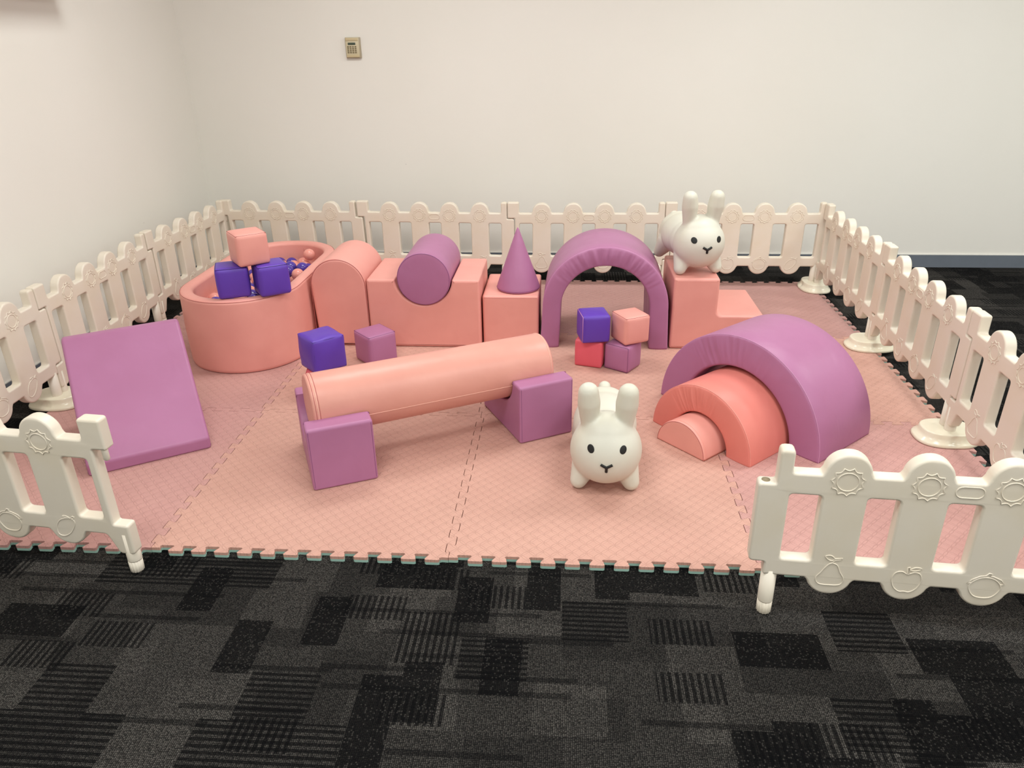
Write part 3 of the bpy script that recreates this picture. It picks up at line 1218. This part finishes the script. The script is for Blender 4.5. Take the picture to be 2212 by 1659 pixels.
# ------------------------------------------------------------------ toy rabbits
def rabbit_mesh():
    bm = bmesh.new()

    def ell(c, r, rot=None):
        res = bmesh.ops.create_icosphere(bm, subdivisions=4, radius=1.0)
        mt = Matrix.Translation(c) @ (rot or Matrix()) @ Matrix.Diagonal((r[0], r[1], r[2], 1))
        for v in res['verts']:
            v.co = mt @ v.co

    def limb(a, b, ra, rb, n=9):
        a, b = Vector(a), Vector(b)
        for k in range(n):
            f = k / (n - 1)
            q = a.lerp(b, f)
            r = ra + (rb - ra) * f
            ell(q, (r, r, r))
    ell((0, 0, .160), (.131, .126, .128))                       # head
    ell((0, .002, .205), (.108, .100, .100))
    ell((0, .10, .150), (.116, .11, .108))
    ell((0, .215, .152), (.124, .150, .114))                    # body
    ell((0, .300, .152), (.112, .110, .106))
    for s in (-1, 1):
        limb((s * .062, .000, .262), (s * .067, -.010, .350), .032, .0415, 9)   # ears
        limb((s * .067, -.010, .350), (s * .070, -.014, .392), .0415, .037, 5)
        limb((s * .066, .02, .105), (s * .096, -.018, .032), .056, .032)
        limb((s * .068, .290, .105), (s * .098, .330, .032), .057, .032)
    ell((0, .412, .212), (.027, .027, .027))                    # tail
    ell((0, .392, .190), (.027, .027, .027))
    me = bpy.data.meshes.new('rabbit')
    bm.to_mesh(me)
    bm.free()
    ob = bpy.data.objects.new('tmp', me)
    COL.objects.link(ob)
    md = ob.modifiers.new('r', 'REMESH')
    md.mode = 'VOXEL'
    md.voxel_size = .0055
    md2 = ob.modifiers.new('s', 'SMOOTH')
    md2.iterations = 9
    md2.factor = .6
    dg = bpy.context.evaluated_depsgraph_get()
    dg.update()
    out = bpy.data.meshes.new_from_object(ob.evaluated_get(dg))
    bpy.data.objects.remove(ob, do_unlink=True)
    zmin = min(v.co.z for v in out.vertices)
    out.transform(Matrix.Translation((0, 0, -zmin)))
    return out


rab_me = rabbit_mesh()
rab_me.materials.append(M['rabbit'])
bvh = BVHTree.FromPolygons([v.co for v in rab_me.vertices], [p.vertices for p in rab_me.polygons])


def onto(x, z, off=.0009):
    h = bvh.ray_cast(Vector((x, -.6, z)), Vector((0, 1, 0)))
    return h[0] + h[1] * off


def decal(outline2d, cx, cz, rings=5):
    vs, fs = [onto(cx, cz)], []
    n = len(outline2d)
    for r in range(1, rings + 1):
        for (x, z) in outline2d:
            vs.append(onto(cx + x * r / rings, cz + z * r / rings))
    for k in range(n):
        fs.append((0, 1 + k, 1 + (k + 1) % n))
    for r in range(rings - 1):
        for k in range(n):
            a, b = 1 + r * n + k, 1 + r * n + (k + 1) % n
            fs.append((a, a + n, b + n, b))
    me = mesh_from('decal', vs, fs)
    bm = bmesh.new()
    bm.from_mesh(me)
    ext = bmesh.ops.solidify(bm, geom=list(bm.faces), thickness=.0006)
    bmesh.ops.recalc_face_normals(bm, faces=bm.faces)
    bm.to_mesh(me)
    bm.free()
    return me


def strokes(lines, w):
    bm = bmesh.new()
    paths = []
    for (a, b) in lines:
        paths.append([onto(a[0] + (b[0] - a[0]) * k / 8, a[1] + (b[1] - a[1]) * k / 8, .0002) for k in range(9)])
    bm.free()
    return tube(paths, w, False, 2)


eye_ol = [(.0120 * math.cos(2 * PI * k / 28), .0138 * math.sin(2 * PI * k / 28)) for k in range(28)]
eye_l, eye_r = decal(eye_ol, -.056, .212), decal(eye_ol, .056, .212)
MZc = .152
mouth_thin = strokes([((-.0205, MZc + .011), (0, MZc)), ((.0205, MZc + .011), (0, MZc)), ((0, MZc), (0, MZc - .019))], .0052)
mouth_thick = strokes([((-.022, MZc + .013), (0, MZc)), ((.022, MZc + .013), (0, MZc)), ((0, MZc), (0, MZc - .017))], .0062)
eye_big = [(.0135 * math.cos(2 * PI * k / 28), .0155 * math.sin(2 * PI * k / 28)) for k in range(28)]
eye2_l, eye2_r = decal(eye_big, -.064, .198), decal(eye_big, .064, .198)
for me in (eye_l, eye_r, eye2_l, eye2_r, mouth_thin, mouth_thick):
    me.materials.append(M['black'])


def rabbit(label, loc, rz, mouth, el, er):
    t = thing('toy_rabbit', label, 'toy rabbit', loc, rz, 'white bouncy rabbits')
    link('rabbit_body', rab_me, None, t)
    link('eye', el, None, t)
    link('eye', er, None, t)
    link('mouth', mouth, None, t)
    return t


rabbit('white rubber toy rabbit standing on the mat in front of the rainbow', (1.521, .455, MZ), D(-1.5), mouth_thin, eye_l, eye_r)
rabbit('white rubber toy rabbit standing on top of the pink stepped block', (2.046, 1.915, MZ + .3885), D(11), mouth_thick, eye2_l, eye2_r)


# ------------------------------------------------------------------ wall keypad
KX0, KX1, KZ0, KZ1 = -.131, -.030, 1.422, 1.549
t = thing('keypad', 'beige alarm keypad with small display mounted on the back wall', 'keypad', ((KX0 + KX1) / 2, Y1, KZ0))
w, h = (KX1 - KX0) / 2, KZ1 - KZ0
link('back_box', box_mesh(-w, w, -.022, 0, 0, h, .003), M['keypad_dark'], t)
fc = link('front_cover', box_mesh(-w + .004, w - .007, -.028, -.0222, .004, h - .002, .002), M['keypad'], t)
link('top_flap', box_mesh(-w + .006, w - .012, -.031, -.0282, h - .021, h - .004, .001), M['keypad_flap'], fc)
link('bottom_flap', box_mesh(-w + .008, w - .009, -.0305, -.0282, .006, .022, .001), M['keypad_flap'], fc)
link('display', box_mesh(-.031, .020, -.0295, -.0282, .081, .095, .0008), M['lcd'], fc)
for r in range(4):
    for c in range(4):
        link('key', box_mesh(-.037 + c * .0168, -.0255 + c * .0168, -.0305, -.0282, .0305 + r * .0118, .0385 + r * .0118, .001), M['key'], fc)


# unseen box, added high on the left wall to cast the corner shadow
structure('shadow_box_1', box_mesh(X0, X0 + .20, .6, 2.150, 1.775, 2.15, .01), M['ceiling'])
